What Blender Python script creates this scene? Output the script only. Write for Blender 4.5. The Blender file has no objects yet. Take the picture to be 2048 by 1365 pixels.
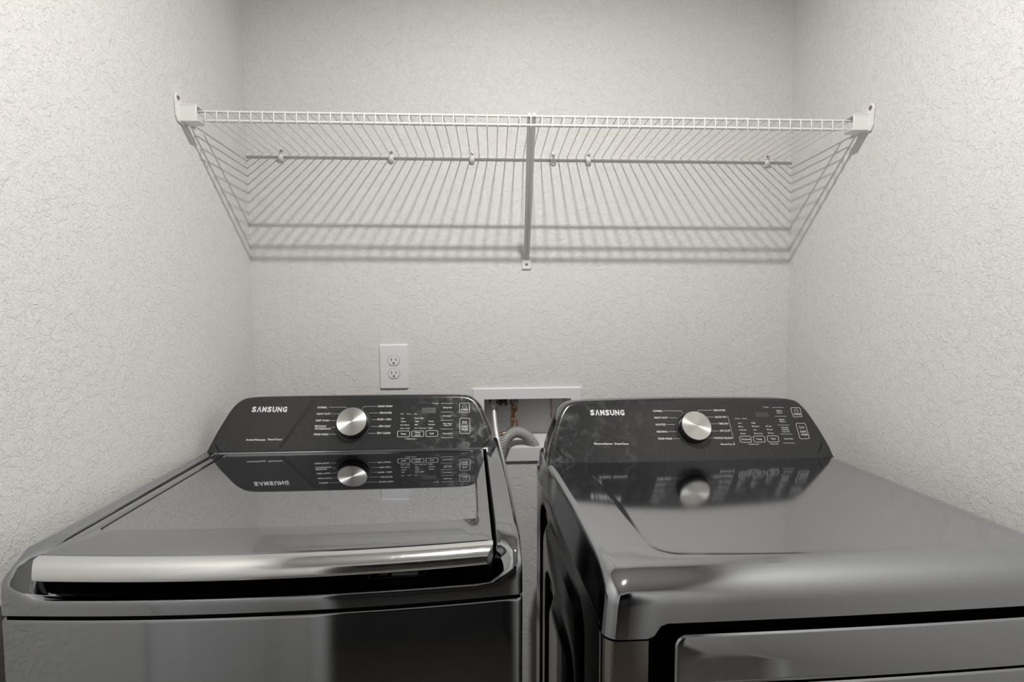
import bpy, math, random
from mathutils import Matrix, Vector
import numpy as np
S = bpy.context.scene
COL = S.collection
random.seed(3)

# ------------------------------------------------------------------ camera, world, lights, exposure
def camera_basis(yaw, pitch, roll):
    cy, sy = math.cos(yaw), math.sin(yaw)
    f = Vector((sy, cy, 0)); r = Vector((cy, -sy, 0)); u = Vector((0, 0, 1))
    cp, sp = math.cos(pitch), math.sin(pitch)
    f, u = f*cp - u*sp, u*cp + f*sp
    cr, sr = math.cos(roll), math.sin(roll)
    r, u = r*cr + u*sr, u*cr - r*sr
    return r, u, f
cam_data = bpy.data.cameras.new('camera')
cam_data.sensor_width = 36.0
cam_data.lens = 36.0*1065.0/2048.0
cam_data.clip_start = 0.02
cam = bpy.data.objects.new('camera', cam_data); COL.objects.link(cam)
r_, u_, f_ = camera_basis(.0353, .05819, -.00939)
cam.matrix_world = Matrix(((r_[0], u_[0], -f_[0], -.03157), (r_[1], u_[1], -f_[1], -1.56944), (r_[2], u_[2], -f_[2], 1.33), (0, 0, 0, 1)))
S.camera = cam

S.view_settings.view_transform = 'Standard'
S.view_settings.look = 'None'
S.view_settings.gamma = 1.0
S.view_settings.use_curve_mapping = False
S.view_settings.exposure = 0.0

world = bpy.data.worlds.new('world'); S.world = world; world.use_nodes = True
world.node_tree.nodes['Background'].inputs[0].default_value = (1.0, .99, .98, 1)
world.node_tree.nodes['Background'].inputs[1].default_value = 0.12

LAMP = Vector((.077, -1.015, 2.385))      # lens of the small ceiling downlight
BULB_STRENGTH = 4450.0
# ------------------------------------------------------------------ materials
def newmat(name):
    m = bpy.data.materials.new(name); m.use_nodes = True
    nt = m.node_tree; b = nt.nodes['Principled BSDF']
    return m, nt, b
def setb(b, **k):
    names = dict(col='Base Color', metal='Metallic', rough='Roughness', spec='Specular IOR Level', coat='Coat Weight', coatr='Coat Roughness', aniso='Anisotropic', ior='IOR', trans='Transmission Weight')
    for a, v in k.items():
        if a == 'col': v = (*v, 1)
        b.inputs[names[a]].default_value = v
def noise(nt, scale, detail=3, dist=0.0, rough=.5):
    tc = nt.nodes.new('ShaderNodeTexCoord')
    n = nt.nodes.new('ShaderNodeTexNoise'); n.inputs['Scale'].default_value = scale
    n.inputs['Detail'].default_value = detail; n.inputs['Distortion'].default_value = dist; n.inputs['Roughness'].default_value = rough
    nt.links.new(tc.outputs['Object'], n.inputs['Vector']); return n
def ramp(nt, src, a, b, ca=(0, 0, 0), cb=(1, 1, 1)):
    r = nt.nodes.new('ShaderNodeValToRGB'); r.color_ramp.elements[0].position = a; r.color_ramp.elements[1].position = b
    r.color_ramp.elements[0].color = (*ca, 1); r.color_ramp.elements[1].color = (*cb, 1)
    nt.links.new(src, r.inputs[0]); return r
def bump(nt, b, h, strength, dist, prev=None):
    n = nt.nodes.new('ShaderNodeBump'); n.inputs['Strength'].default_value = strength; n.inputs['Distance'].default_value = dist
    nt.links.new(h, n.inputs['Height'])
    if prev: nt.links.new(prev, n.inputs['Normal'])
    nt.links.new(n.outputs[0], b.inputs['Normal']); return n.outputs[0]
def simple(name, **k):
    m, nt, b = newmat(name); setb(b, **k); return m

def wall_material(name, col):
    m, nt, b = newmat(name); setb(b, col=col, rough=.62, spec=.35)
    big = noise(nt, 44, 4, .7, .6); r1 = ramp(nt, big.outputs[0], .49, .507)
    mid = noise(nt, 150, 4, .8, .6); r2 = ramp(nt, mid.outputs[0], .46, .53)
    fine = noise(nt, 230, 3, .3)
    p = bump(nt, b, r1.outputs[0], .62, .0011)
    p = bump(nt, b, r2.outputs[0], .6, .0007, p)
    bump(nt, b, fine.outputs[0], .30, .0005, p)
    return m
M_WALL = wall_material('knockdown_wall_paint', (.72, .708, .685))
M_CEIL = wall_material('ceiling_paint', (.68, .67, .66))
M_TRIM = simple('white_trim_paint', col=(.78, .78, .77), rough=.3)
M_HALL_SHADE = simple('hall_painted_shade', col=(.10, .098, .095), rough=.6)  # unlit hall put into the wall colour, for dark reflections in the washer

def floor_material():
    m, nt, b = newmat('vinyl_plank'); setb(b, rough=.4)
    tc = nt.nodes.new('ShaderNodeTexCoord'); mp = nt.nodes.new('ShaderNodeMapping'); mp.inputs['Scale'].default_value = (14, 1.4, 1)
    n = nt.nodes.new('ShaderNodeTexNoise'); n.inputs['Scale'].default_value = 3; n.inputs['Detail'].default_value = 8
    nt.links.new(tc.outputs['Object'], mp.inputs[0]); nt.links.new(mp.outputs[0], n.inputs['Vector'])
    r = ramp(nt, n.outputs[0], .3, .7, (.13, .115, .10), (.24, .22, .20)); nt.links.new(r.outputs[0], b.inputs['Base Color']); return m
M_FLOOR = floor_material()

def steel(name, col, rough, orange=0.0):
    """dark stainless: metallic, slightly grained, a few pale dust specks lying on it"""
    m, nt, b = newmat(name); setb(b, metal=1.0, rough=rough)
    sp = noise(nt, 420, 0); r = ramp(nt, sp.outputs[0], .80, .83, col, (.5, .5, .5)); nt.links.new(r.outputs[0], b.inputs['Base Color'])
    f = noise(nt, 1400, 2); p = bump(nt, b, f.outputs[0], .05, .0002)
    if orange:
        o = noise(nt, 60, 2); bump(nt, b, o.outputs[0], orange, .0006, p)
    return m
M_STEEL = steel('black_stainless_washer', (.365, .375, .393), .07)
M_STEEL_SOFT = steel('black_stainless_dryer', (.45, .462, .485), .085)
M_STEEL_SIDE = steel('dark_side_enamel', (.22, .22, .222), .10, .25)
def fascia_material(name, smear):
    m, nt, b = newmat(name); setb(b, rough=.2, spec=.45)
    n = noise(nt, 700, 2); r = ramp(nt, n.outputs[0], .35, .75, (.018, .018, .019), (.042, .042, .043))
    s = noise(nt, 700, 0); r2 = ramp(nt, s.outputs[0], .86, .90)
    mx = nt.nodes.new('ShaderNodeMixRGB'); nt.links.new(r2.outputs[0], mx.inputs[0]); nt.links.new(r.outputs[0], mx.inputs[1]); mx.inputs[2].default_value = (.45, .45, .45, 1)
    # cleaning smears and dust at one end of the panel
    tc = nt.nodes.new('ShaderNodeTexCoord'); sx = nt.nodes.new('ShaderNodeSeparateXYZ'); nt.links.new(tc.outputs['Object'], sx.inputs[0])
    mr = nt.nodes.new('ShaderNodeMapRange'); a0, a1, amt = smear
    mr.inputs['From Min'].default_value = a0; mr.inputs['From Max'].default_value = a1; mr.inputs['To Max'].default_value = amt
    nt.links.new(sx.outputs[0], mr.inputs[0])
    sm = noise(nt, 38, 6, .5, .68); r3 = ramp(nt, sm.outputs[0], .50, .74)
    mu = nt.nodes.new('ShaderNodeMath'); mu.operation = 'MULTIPLY'; nt.links.new(r3.outputs[0], mu.inputs[0]); nt.links.new(mr.outputs[0], mu.inputs[1])
    m2 = nt.nodes.new('ShaderNodeMixRGB'); nt.links.new(mu.outputs[0], m2.inputs[0]); nt.links.new(mx.outputs[0], m2.inputs[1]); m2.inputs[2].default_value = (.42, .42, .42, 1)
    nt.links.new(m2.outputs[0], b.inputs['Base Color']); return m
M_FASCIA_W = fascia_material('washer_panel_plastic', (.10, .30, .55))
M_FASCIA_D = fascia_material('dryer_panel_plastic', (-.05, -.31, .22))
M_HOUSING = simple('glossy_black_housing', col=(.02, .02, .021), rough=.08, spec=.6)
M_BLACK = simple('matte_black_plastic', col=(.006, .006, .006), rough=.5, spec=.2)
M_GAP = simple('gap_shade_and_seam_black', col=(.002, .002, .002), rough=.8, spec=.1)  # near-black colour stands in for shade in gaps; also draws seam lines
M_GLASS = simple('mirror_tinted_lid_glass', col=(.45, .46, .48), rough=.012, metal=1.0)
def chrome_material():
    m, nt, b = newmat('satin_chrome'); setb(b, col=(.86, .86, .86), metal=1, rough=.13)
    n = noise(nt, 45, 6, .4, .7); r = ramp(nt, n.outputs[0], .5, .8, (.13, .13, .13), (.22, .22, .22)); nt.links.new(r.outputs[0], b.inputs['Roughness']); return m
M_CHROME = chrome_material()
def dial_metal():
    m, nt, b = newmat('spun_metal'); setb(b, col=(.62, .61, .58), metal=1, rough=.32, aniso=.85); b.inputs['Anisotropic Rotation'].default_value = .25
    t = nt.nodes.new('ShaderNodeTangent'); t.direction_type = 'RADIAL'; t.axis = 'Z'; nt.links.new(t.outputs[0], b.inputs['Tangent']); return m
M_DIAL = dial_metal()
M_PRINT = simple('white_print', col=(.72, .72, .71), rough=.5)
M_PRINT_DIM = simple('grey_print', col=(.42, .42, .42), rough=.5)
M_BRANDP = simple('silver_print', col=(.66, .66, .65), rough=.4)
M_DISPLAY = simple('unlit_display', col=(.055, .055, .056), rough=.25)
M_SLIDER = simple('grey_slider_plastic', col=(.30, .30, .30), rough=.3)
M_STRIPE = simple('dark_gloss_stripe', col=(.008, .008, .008), rough=.12)
M_WIRE = simple('white_vinyl_wire', col=(.73, .72, .69), rough=.35)
M_PLAST = simple('white_plastic', col=(.74, .74, .745), rough=.32)
M_PLAST2 = simple('off_white_bracket_plastic', col=(.78, .77, .74), rough=.35)
M_SCREW = simple('zinc_screw', col=(.35, .34, .32), metal=1, rough=.35)
M_SLOT = simple('dark_slot', col=(.01, .01, .01), rough=.7)
M_BRASS = simple('brass_and_copper', col=(.55, .38, .22), metal=1, rough=.28)
M_BRAID = simple('braided_steel', col=(.70, .70, .70), metal=.55, rough=.38)
M_GREYHOSE = simple('grey_corrugated_plastic', col=(.42, .42, .41), rough=.35)
M_RED = simple('red_plastic', col=(.35, .04, .03), rough=.4)
M_REDPRINT = simple('red_print', col=(.50, .10, .06), rough=.5)
M_DARKMETAL = simple('dark_valve_metal', col=(.10, .10, .10), metal=.7, rough=.35)
M_BRONZE = simple('dark_bronze', col=(.05, .045, .04), metal=.8, rough=.4)
def clearish():
    m, nt, b = newmat('translucent_plastic'); setb(b, col=(.85, .85, .83), rough=.2, trans=.75, ior=1.3); return m
M_CLEAR = clearish()
def bulb_mat():
    m, nt, b = newmat('lit_bulb'); setb(b, col=(1, 1, 1)); b.inputs['Emission Color'].default_value = (1, .99, .97, 1); b.inputs['Emission Strength'].default_value = BULB_STRENGTH; return m
M_BULB = bulb_mat()

# ------------------------------------------------------------------ mesh helpers
class MB:
    def __init__(s): s.v = []; s.f = []
    def add(s, vs, fs):
        b = len(s.v); s.v += [tuple(map(float, p)) for p in vs]; s.f += [tuple(b+i for i in f) for f in fs]; return s
    def box(s, x0, x1, y0, y1, z0, z1):
        vs = [(x, y, z) for z in (z0, z1) for y in (y0, y1) for x in (x0, x1)]
        return s.add(vs, [(0, 2, 3, 1), (4, 5, 7, 6), (0, 1, 5, 4), (2, 6, 7, 3), (0, 4, 6, 2), (1, 3, 7, 5)])
    def loft(s, rings, cap0=False, cap1=False, closed=True):
        n = len(rings[0]); vs = [p for r in rings for p in r]; fs = []
        for k in range(len(rings)-1):
            for i in range(n if closed else n-1):
                j = (i+1) % n; fs.append((k*n+i, k*n+j, (k+1)*n+j, (k+1)*n+i))
        if cap0: fs.append(tuple(range(n))[::-1])
        if cap1: fs.append(tuple((len(rings)-1)*n+i for i in range(n)))
        return s.add(vs, fs)
    def tube(s, pts, r, n=8, caps=True):
        pts = [Vector(p) for p in pts]; rings = []; prev = None
        for i, p in enumerate(pts):
            t = (pts[min(i+1, len(pts)-1)] - pts[max(i-1, 0)]).normalized()
            if prev is None:
                a = Vector((0, 0, 1)) if abs(t.z) < .9 else Vector((1, 0, 0)); u = t.cross(a).normalized()
            else: u = (prev - t*prev.dot(t)).normalized()
            prev = u; w = t.cross(u); rr = r[i] if isinstance(r, (list, tuple)) else r
            rings.append([p + (u*math.cos(2*math.pi*k/n) + w*math.sin(2*math.pi*k/n))*rr for k in range(n)])
        return s.loft(rings, caps, caps)
    def lathe(s, prof, n=32, M=None, cap0=True, cap1=True):
        rings = [[(r*math.cos(2*math.pi*k/n), r*math.sin(2*math.pi*k/n), z) for k in range(n)] for r, z in prof]
        if M is not None: rings = [[M @ Vector(p) for p in r] for r in rings]
        return s.loft(rings, cap0, cap1)
    def build(s, name, mat, parent=None, sharp=38, smooth=True, bevel=0):
        me = bpy.data.meshes.new(name); me.from_pydata(s.v, [], s.f); me.validate(); me.update()
        me.materials.append(mat)
        import bmesh
        bm = bmesh.new(); bm.from_mesh(me); bmesh.ops.recalc_face_normals(bm, faces=bm.faces); bm.to_mesh(me); bm.free()
        if smooth:
            me.polygons.foreach_set('use_smooth', [True]*len(me.polygons))
            me.set_sharp_from_angle(angle=math.radians(sharp))
        o = bpy.data.objects.new(name, me); COL.objects.link(o)
        if parent is not None: o.parent = parent
        if bevel:
            md = o.modifiers.new('bevel', 'BEVEL'); md.width = bevel; md.segments = 2; md.limit_method = 'ANGLE'; md.angle_limit = math.radians(40)
        return o
def thing(name, label, cat, M=None, loc=None):
    o = bpy.data.objects.new(name, None); o.empty_display_size = .05; COL.objects.link(o)
    if M is not None: o.matrix_world = M
    if loc is not None: o.location = loc
    o['label'] = label; o['category'] = cat; return o
def structure(o): o['kind'] = 'structure'; return o
def tag(o, label, cat, group=None):
    o['label'] = label; o['category'] = cat
    if group: o['group'] = group
    return o

def outline(x0, x1, y0, y1, rf, rb, bow=0., nf=25, ns=17, nc=8):
    """closed plan outline, same point count whatever the size: front, right side, back, left side, rounded corners"""
    P = []
    xc = (x0+x1)/2; hw = (x1-x0)/2
    def arc(cx, cy, r, a0, a1):
        for k in range(nc+1):
            a = a0+(a1-a0)*k/nc; P.append((cx+r*math.cos(a), cy+r*math.sin(a)))
    for k in range(1, nf):
        x = x0+rf + (x1-x0-2*rf)*k/nf; P.append((x, y0))
    arc(x1-rf, y0+rf, rf, -math.pi/2, 0)
    for k in range(1, ns): P.append((x1, y0+rf+(y1-y0-rf-rb)*k/ns))
    arc(x1-rb, y1-rb, rb, 0, math.pi/2)
    for k in range(1, nf): P.append((x1-rb-(x1-x0-2*rb)*k/nf, y1))
    arc(x0+rb, y1-rb, rb, math.pi/2, math.pi)
    for k in range(1, ns): P.append((x0, y1-rb-(y1-y0-rf-rb)*k/ns))
    arc(x0+rf, y0+rf, rf, math.pi, 1.5*math.pi)
    out = []
    for x, y in P:
        w = max(0., 1-(y-y0)/.12) if bow else 0
        out.append((x, y - bow*w*max(0, 1-((x-xc)/hw)**2)))
    return out
def normals2(P):
    n = len(P); N = []
    for i in range(n):
        a = P[i-1]; b = P[(i+1) % n]; d = (b[0]-a[0], b[1]-a[1]); l = math.hypot(*d) or 1
        N.append((d[1]/l, -d[0]/l))
    return N

# ------------------------------------------------------------------ text and strokes printed on a panel plane
_tc = {}
def text_mesh(txt, bold=0.0):
    key = (txt, bold)
    if key in _tc: return _tc[key]
    c = bpy.data.curves.new('t', 'FONT'); c.body = txt; c.size = 1; c.resolution_u = 2; c.offset = bold; c.fill_mode = 'FRONT'
    if hasattr(c, 'space_character'): c.space_character = 1.0
    o = bpy.data.objects.new('t', c); COL.objects.link(o)
    bpy.context.view_layer.update()
    me = bpy.data.meshes.new_from_object(o.evaluated_get(bpy.context.evaluated_depsgraph_get()))
    vs = [(v.co.x, v.co.y) for v in me.vertices]; fs = [tuple(p.vertices) for p in me.polygons]
    bpy.data.objects.remove(o); bpy.data.curves.remove(c); bpy.data.meshes.remove(me)
    _tc[key] = (vs, fs); return vs, fs
def cap_height():
    vs, _ = text_mesh('H'); return max(v[1] for v in vs)
CAPH = cap_height()
def put_text(mb, row, to3, bold=.012, n=.0004):
    txt, u0, u1, v, cap = row[:5]; dv = row[5] if len(row) > 5 else 0
    vs, fs = text_mesh(txt, bold)
    x0 = min(p[0] for p in vs); x1 = max(p[0] for p in vs)
    sx = (u1-u0)/(x1-x0); sy = cap/CAPH
    out = []
    for x, y in vs:
        t = (x-x0)/(x1-x0); out.append(to3(u0+(x-x0)*sx, v + dv*(t-.5) + y*sy, n))
    mb.add(out, fs)
def put_stroke(mb, pts, to3, w=.00035, n=.0004, closed=False):
    P = [Vector(p) for p in pts]; m = len(P)
    L = []; R = []
    for i in range(m):
        a = P[i-1] if (i > 0 or closed) else P[i]; b = P[(i+1) % m] if (i < m-1 or closed) else P[i]
        d1 = (P[i]-a); d2 = (b-P[i]); d1 = d1.normalized() if d1.length > 1e-9 else d2.normalized(); d2 = d2.normalized() if d2.length > 1e-9 else d1
        t = (d1+d2).normalized(); nn = Vector((-t.y, t.x)); k = w/max(.4, nn.dot(Vector((-d1.y, d1.x))))
        L.append(P[i]+nn*k); R.append(P[i]-nn*k)
    vs = [to3(p.x, p.y, n) for p in L] + [to3(p.x, p.y, n) for p in R]
    fs = [(i, (i+1) % m, m+(i+1) % m, m+i) for i in range(m if closed else m-1)]
    mb.add(vs, fs)
def round_quad(q, r, k=5):
    """rounded corners on a 2D quadrilateral"""
    out = []; n = len(q)
    for i in range(n):
        p = Vector(q[i]); a = (Vector(q[i-1])-p).normalized()*r; b = (Vector(q[(i+1) % n])-p).normalized()*r
        for j in range(k+1):
            t = j/k; out.append(tuple((1-t)**2*(p+a) + 2*t*(1-t)*p + t*t*(p+b)))
    return out

# ------------------------------------------------------------------ printed panel layout: metres on the panel plane (text, left, right, baseline, cap height, slope)
W_CYCLE=[['NORMAL', -0.0972, -0.0739, 0.1141, 0.0045, -0.0003], ['HEAVY DUTY', -0.0975, -0.0633, 0.0976, 0.0045, -0.0005], ['DEEP WASH', -0.0975, -0.0656, 0.0807, 0.0044, -0.0005], ['BEDDING/', -0.0977, -0.0707, 0.0665, 0.0044, -0.0005], ['WATERPROOF', -0.0977, -0.0598, 0.0601, 0.0043, -0.0007], ['PERM PRESS', -0.0978, -0.0634, 0.0463, 0.0043, -0.0006], ['QUICK WASH', 0.0473, 0.0822, 0.115, 0.0046, -0.0005], ['DELICATES', 0.0531, 0.0819, 0.0981, 0.0045, -0.0004], ['RINSE + SPIN', 0.0482, 0.0816, 0.0813, 0.0045, -0.0005], ['SPIN ONLY', 0.0532, 0.0818, 0.064, 0.0044, -0.0005], ['SELF CLEAN', 0.05, 0.0818, 0.0471, 0.0043, -0.0006]]
W_LINES=[[[-0.0707, 0.1164], [-0.0296, 0.1163], [-0.0259, 0.1117]], [[-0.0611, 0.0995], [-0.0413, 0.0995]], [[-0.0631, 0.0826], [-0.0504, 0.0824]], [[-0.0574, 0.0657], [-0.0505, 0.0655]], [[-0.0614, 0.0485], [-0.0434, 0.0481]], [[0.0454, 0.1173], [0.0143, 0.1171], [0.0106, 0.1116]], [[0.0266, 0.1001], [0.0505, 0.1]], [[0.035, 0.0833], [0.0466, 0.0832]], [[0.0351, 0.0661], [0.0511, 0.0658]], [[0.0286, 0.0488], [0.0478, 0.0488]]]
W_BRAND=[['SAMSUNG', -0.2521, -0.1679, 0.1069, 0.0122, -0.0012]]
W_SUB=[['ActiveWaterjet', -0.252, -0.2072, 0.036, 0.0044, -0.0008], ['SmartCare', -0.2022, -0.1695, 0.0361, 0.0044, -0.0006]]
W_OPT=[['Wash', 0.1031, 0.1116, 0.0958, 0.0023, -0.0001], ['Rinse', 0.1187, 0.1284, 0.0955, 0.0023, -0.0001], ['Spin', 0.1369, 0.1442, 0.0953, 0.0023, -0.0001], ['Hot', 0.1051, 0.113, 0.0838, 0.0032, -0.0001], ['Warm', 0.1053, 0.1179, 0.0757, 0.0032, -0.0002], ['Eco Warm', 0.1051, 0.1257, 0.067, 0.0032, -0.0003], ['Cool • Cold', 0.1047, 0.1269, 0.0584, 0.0031, -0.0004], ['Extra High', 0.1385, 0.1598, 0.0838, 0.0032, -0.0003], ['High', 0.1389, 0.1483, 0.0756, 0.0032, -0.0002], ['Mid', 0.1392, 0.1465, 0.0674, 0.0032, -0.0001], ['Low • Add Load', 0.1386, 0.1662, 0.0585, 0.0029, -0.0005], ['Heavy', 0.1722, 0.185, 0.0755, 0.0032, -0.0002], ['Normal', 0.1724, 0.1872, 0.0672, 0.0032, -0.0002], ['Light', 0.1721, 0.1831, 0.0583, 0.0031, -0.0002], ['• Child Lock •', 0.116, 0.1456, 0.0323, 0.0027, -0.0006], ['* 3 sec', 0.1796, 0.1955, 0.1217, 0.0029, -0.0002]]
W_BTN=[[[[0.0984, 0.0536], [0.1278, 0.0534], [0.1279, 0.0385], [0.0989, 0.0388]], [['Temp.', 0.1063, 0.12, 0.0443, 0.004, -0.0002]], None], [[[0.1327, 0.0533], [0.1614, 0.0528], [0.1616, 0.0388], [0.1329, 0.039]], [['Water', 0.1397, 0.154, 0.0472, 0.0037, -0.0003], ['Level', 0.1399, 0.153, 0.0411, 0.0037, -0.0002]], None], [[[0.1664, 0.0536], [0.1953, 0.0531], [0.195, 0.0385], [0.1665, 0.0386]], [['Soil', 0.1758, 0.1849, 0.044, 0.004, -0.0002]], None], [[[0.2471, 0.1229], [0.2722, 0.1226], [0.2723, 0.0986], [0.2473, 0.099]], [['POWER', 0.251, 0.2687, 0.1032, 0.0044, -0.0003]], [[0.2594, 0.1142], [0.2643, 0.1141]]], [[[0.2477, 0.0836], [0.2726, 0.0832], [0.2733, 0.0441], [0.2482, 0.0446]], [['START', 0.2528, 0.2686, 0.0595, 0.0046, -0.0003], ['PAUSE', 0.2526, 0.268, 0.0525, 0.0045, -0.0003]], [[0.2555, 0.0725], [0.2609, 0.0724], [0.2651, 0.0723]]]]
W_KEYS=[[[[0.2009, 0.1227], [0.2311, 0.1223]], []], [[[0.2014, 0.1003], [0.2314, 0.0999]], [['Delay End', 0.2071, 0.2282, 0.1101, 0.0037, -0.0003]]], [[[0.2018, 0.079], [0.2316, 0.0785]], [['Pre Soak', 0.2078, 0.2261, 0.0882, 0.0036, -0.0003]]], [[[0.2022, 0.0569], [0.2318, 0.0564]], [['Extra Rinse', 0.2081, 0.2293, 0.0687, 0.0033, -0.0003], ['* Alarm Off', 0.2082, 0.2276, 0.064, 0.0028, -0.0003]]], [[[0.2027, 0.0349], [0.232, 0.0344]], [['Smart Care', 0.2075, 0.2302, 0.0436, 0.0035, -0.0004]]]]
W_DISP=[[0.1544, 0.1124], [0.1885, 0.112], [0.1889, 0.0974], [0.1549, 0.0979]]
W_STRIPE=[[-0.1131, 0.1353], [-0.1032, 0.1352], [-0.1672, 0.0176], [-0.1752, 0.0185]]
D_CYCLE=[['NORMAL', -0.0791, -0.0554, 0.1071, 0.0043, -0.0004], ['HEAVY DUTY', -0.0789, -0.0454, 0.0906, 0.0042, -0.0006], ['SANITIZE', -0.0787, -0.0547, 0.0741, 0.0042, -0.0004], ['BEDDING', -0.0781, -0.0537, 0.0572, 0.0041, -0.0005], ['PERM PRESS', -0.078, -0.0448, 0.0405, 0.0041, -0.0007], ['DELICATES', 0.0679, 0.0966, 0.1066, 0.0043, -0.0004], ['QUICK DRY', 0.0678, 0.0967, 0.0899, 0.0043, -0.0005], ['TIME DRY', 0.0725, 0.0969, 0.0736, 0.0042, -0.0004], ['AIR FLUFF', 0.0716, 0.0974, 0.0565, 0.0042, -0.0005], ['WRINKLE RELEASE', 0.0535, 0.0981, 0.0395, 0.0041, -0.0009], ['Manual Dry', 0.0674, 0.0941, 0.0251, 0.0035, -0.0006]]
D_LINES=[[[-0.0532, 0.1093], [-0.0117, 0.1086], [-0.0085, 0.104]], [[-0.0427, 0.0923], [-0.024, 0.092]], [[-0.0523, 0.0762], [-0.0328, 0.0759]], [[-0.051, 0.059], [-0.0319, 0.0587]], [[-0.0425, 0.0424], [-0.0258, 0.042]], [[0.0655, 0.109], [0.0304, 0.1095], [0.0263, 0.1042]], [[0.0452, 0.0924], [0.0656, 0.0921]], [[0.0511, 0.0757], [0.0706, 0.0756]], [[0.0493, 0.0589], [0.0688, 0.0585]], [[0.0445, 0.0421], [0.0526, 0.042]], [[0.0993, 0.0942], [0.1007, 0.0399]], [[0.0972, 0.0273], [0.0996, 0.0301], [0.1007, 0.0249], [0.0961, 0.025], [0.0993, 0.0289]]]
D_BRAND=[['SAMSUNG', -0.2296, -0.1473, 0.1012, 0.0117, -0.0013]]
D_SUB=[['MoistureSensor', -0.2278, -0.1844, 0.0318, 0.0041, -0.0009], ['SmartCare', -0.1809, -0.1488, 0.0309, 0.0041, -0.0007]]
D_OPT=[['Drying', 0.1158, 0.1269, 0.0865, 0.0023, -0.0002], ['Cooling', 0.1313, 0.1439, 0.0863, 0.0023, -0.0002], ['Very', 0.1199, 0.1294, 0.0749, 0.003, -0.0002], ['More', 0.1195, 0.1305, 0.0668, 0.003, -0.0002], ['Normal', 0.1198, 0.1358, 0.0583, 0.003, -0.0003], ['Damp', 0.1201, 0.1325, 0.0497, 0.003, -0.0002], ['High', 0.1526, 0.1627, 0.0749, 0.003, -0.0002], ['Medium', 0.1526, 0.1697, 0.0665, 0.003, -0.0003], ['Low', 0.1536, 0.1613, 0.058, 0.003, -0.0001], ['Extra Low', 0.153, 0.1734, 0.0494, 0.003, -0.0004], ['60 min', 0.1863, 0.2, 0.0662, 0.003, -0.0002], ['40 min', 0.1859, 0.2002, 0.058, 0.003, -0.0003], ['20 min', 0.1863, 0.2001, 0.0496, 0.003, -0.0003], ['• Child Lock •', 0.1315, 0.1601, 0.0242, 0.0026, -0.0006], ['* Damp Alert', 0.1841, 0.2056, 0.024, 0.0026, -0.0004], ['* 3 sec', 0.1909, 0.2055, 0.1135, 0.0028, -0.0002]]
D_BTN=[[[[0.1156, 0.0448], [0.1427, 0.0445], [0.1423, 0.03], [0.1153, 0.0302]], [['Dryness', 0.1195, 0.1403, 0.0357, 0.0038, -0.0004]], None], [[[0.1486, 0.0445], [0.1757, 0.0446], [0.1754, 0.03], [0.1485, 0.0302]], [['Temp.', 0.155, 0.1692, 0.0353, 0.0038, -0.0003]], None], [[[0.182, 0.0443], [0.2092, 0.0441], [0.2085, 0.0297], [0.1815, 0.0299]], [['Time', 0.1901, 0.2019, 0.0355, 0.0038, -0.0002]], None], [[[0.2601, 0.1124], [0.2835, 0.1123], [0.2824, 0.0891], [0.2597, 0.0892]], [['POWER', 0.263, 0.2811, 0.0935, 0.0042, -0.0003]], [[0.2719, 0.1044], [0.2765, 0.1044]]], [[[0.2615, 0.0734], [0.2851, 0.073], [0.2844, 0.0356], [0.2611, 0.0355]], [['START', 0.267, 0.282, 0.0507, 0.0043, -0.0003], ['PAUSE', 0.2673, 0.2823, 0.0437, 0.0043, -0.0003]], [[0.2685, 0.0631], [0.2738, 0.063], [0.2784, 0.0629]]]]
D_KEYS=[[[[0.2138, 0.1137], [0.2425, 0.1132]], []], [[[0.2149, 0.0917], [0.2436, 0.0912]], [['Adjust', 0.222, 0.236, 0.1037, 0.0035, -0.0002], ['Time ^', 0.222, 0.2375, 0.0983, 0.0032, -0.0002]]], [[[0.2158, 0.07], [0.2446, 0.0695]], [['Adjust', 0.2226, 0.2368, 0.0819, 0.0034, -0.0002], ['Time v', 0.2225, 0.2386, 0.0766, 0.0032, -0.0003]]], [[[0.2168, 0.048], [0.2449, 0.0474]], [['Wrinkle', 0.223, 0.2404, 0.0618, 0.0031, -0.0003], ['Prevent', 0.2235, 0.2406, 0.0571, 0.0031, -0.0003], ['* Alarm Off', 0.2215, 0.2404, 0.0524, 0.0026, -0.0004]]], [[[0.2173, 0.0265], [0.2454, 0.0259]], [['Smart Care', 0.2226, 0.2444, 0.035, 0.0033, -0.0004]]]]
D_DISP=[[0.1681, 0.1021], [0.2008, 0.1019], [0.2003, 0.0907], [0.1676, 0.0906]]
D_ICONS=[[0.1203, 0.1017], [0.1287, 0.1016], [0.1371, 0.1014], [0.1455, 0.1013], [0.154, 0.1012]]

# ------------------------------------------------------------------ room shell
XL, XR, ZC = -.7265, .853, 2.44
YF = -2.15
OBX0, OBX1, OBZ0, OBZ1 = -.0618, .199, .919, 1.068      # opening of the recessed supply box
m = MB()
xs = [XL-.1, OBX0, OBX1, XR+.1]; zs = [-.05, OBZ0, OBZ1, ZC+.05]
for yy in (0., .11):
    pass
b0 = len(m.v)
vs = [(x, y, z) for y in (0., .11) for z in zs for x in xs]
idx = lambda y, k, i: y*16+k*4+i
fs = []
for y in (0, 1):
    for k in range(3):
        for i in range(3):
            if k == 1 and i == 1: continue
            fs.append((idx(y, k, i), idx(y, k, i+1), idx(y, k+1, i+1), idx(y, k+1, i)))
for a, b in (((1, 1), (1, 2)), ((1, 2), (2, 2)), ((2, 2), (2, 1)), ((2, 1), (1, 1)), ((0, 0), (0, 3)), ((0, 3), (3, 3)), ((3, 3), (3, 0)), ((3, 0), (0, 0))):
    fs.append((idx(0, *a), idx(0, *b), idx(1, *b), idx(1, *a)))
m.add(vs, fs); structure(m.build('wall_back', M_WALL, smooth=False))
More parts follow.
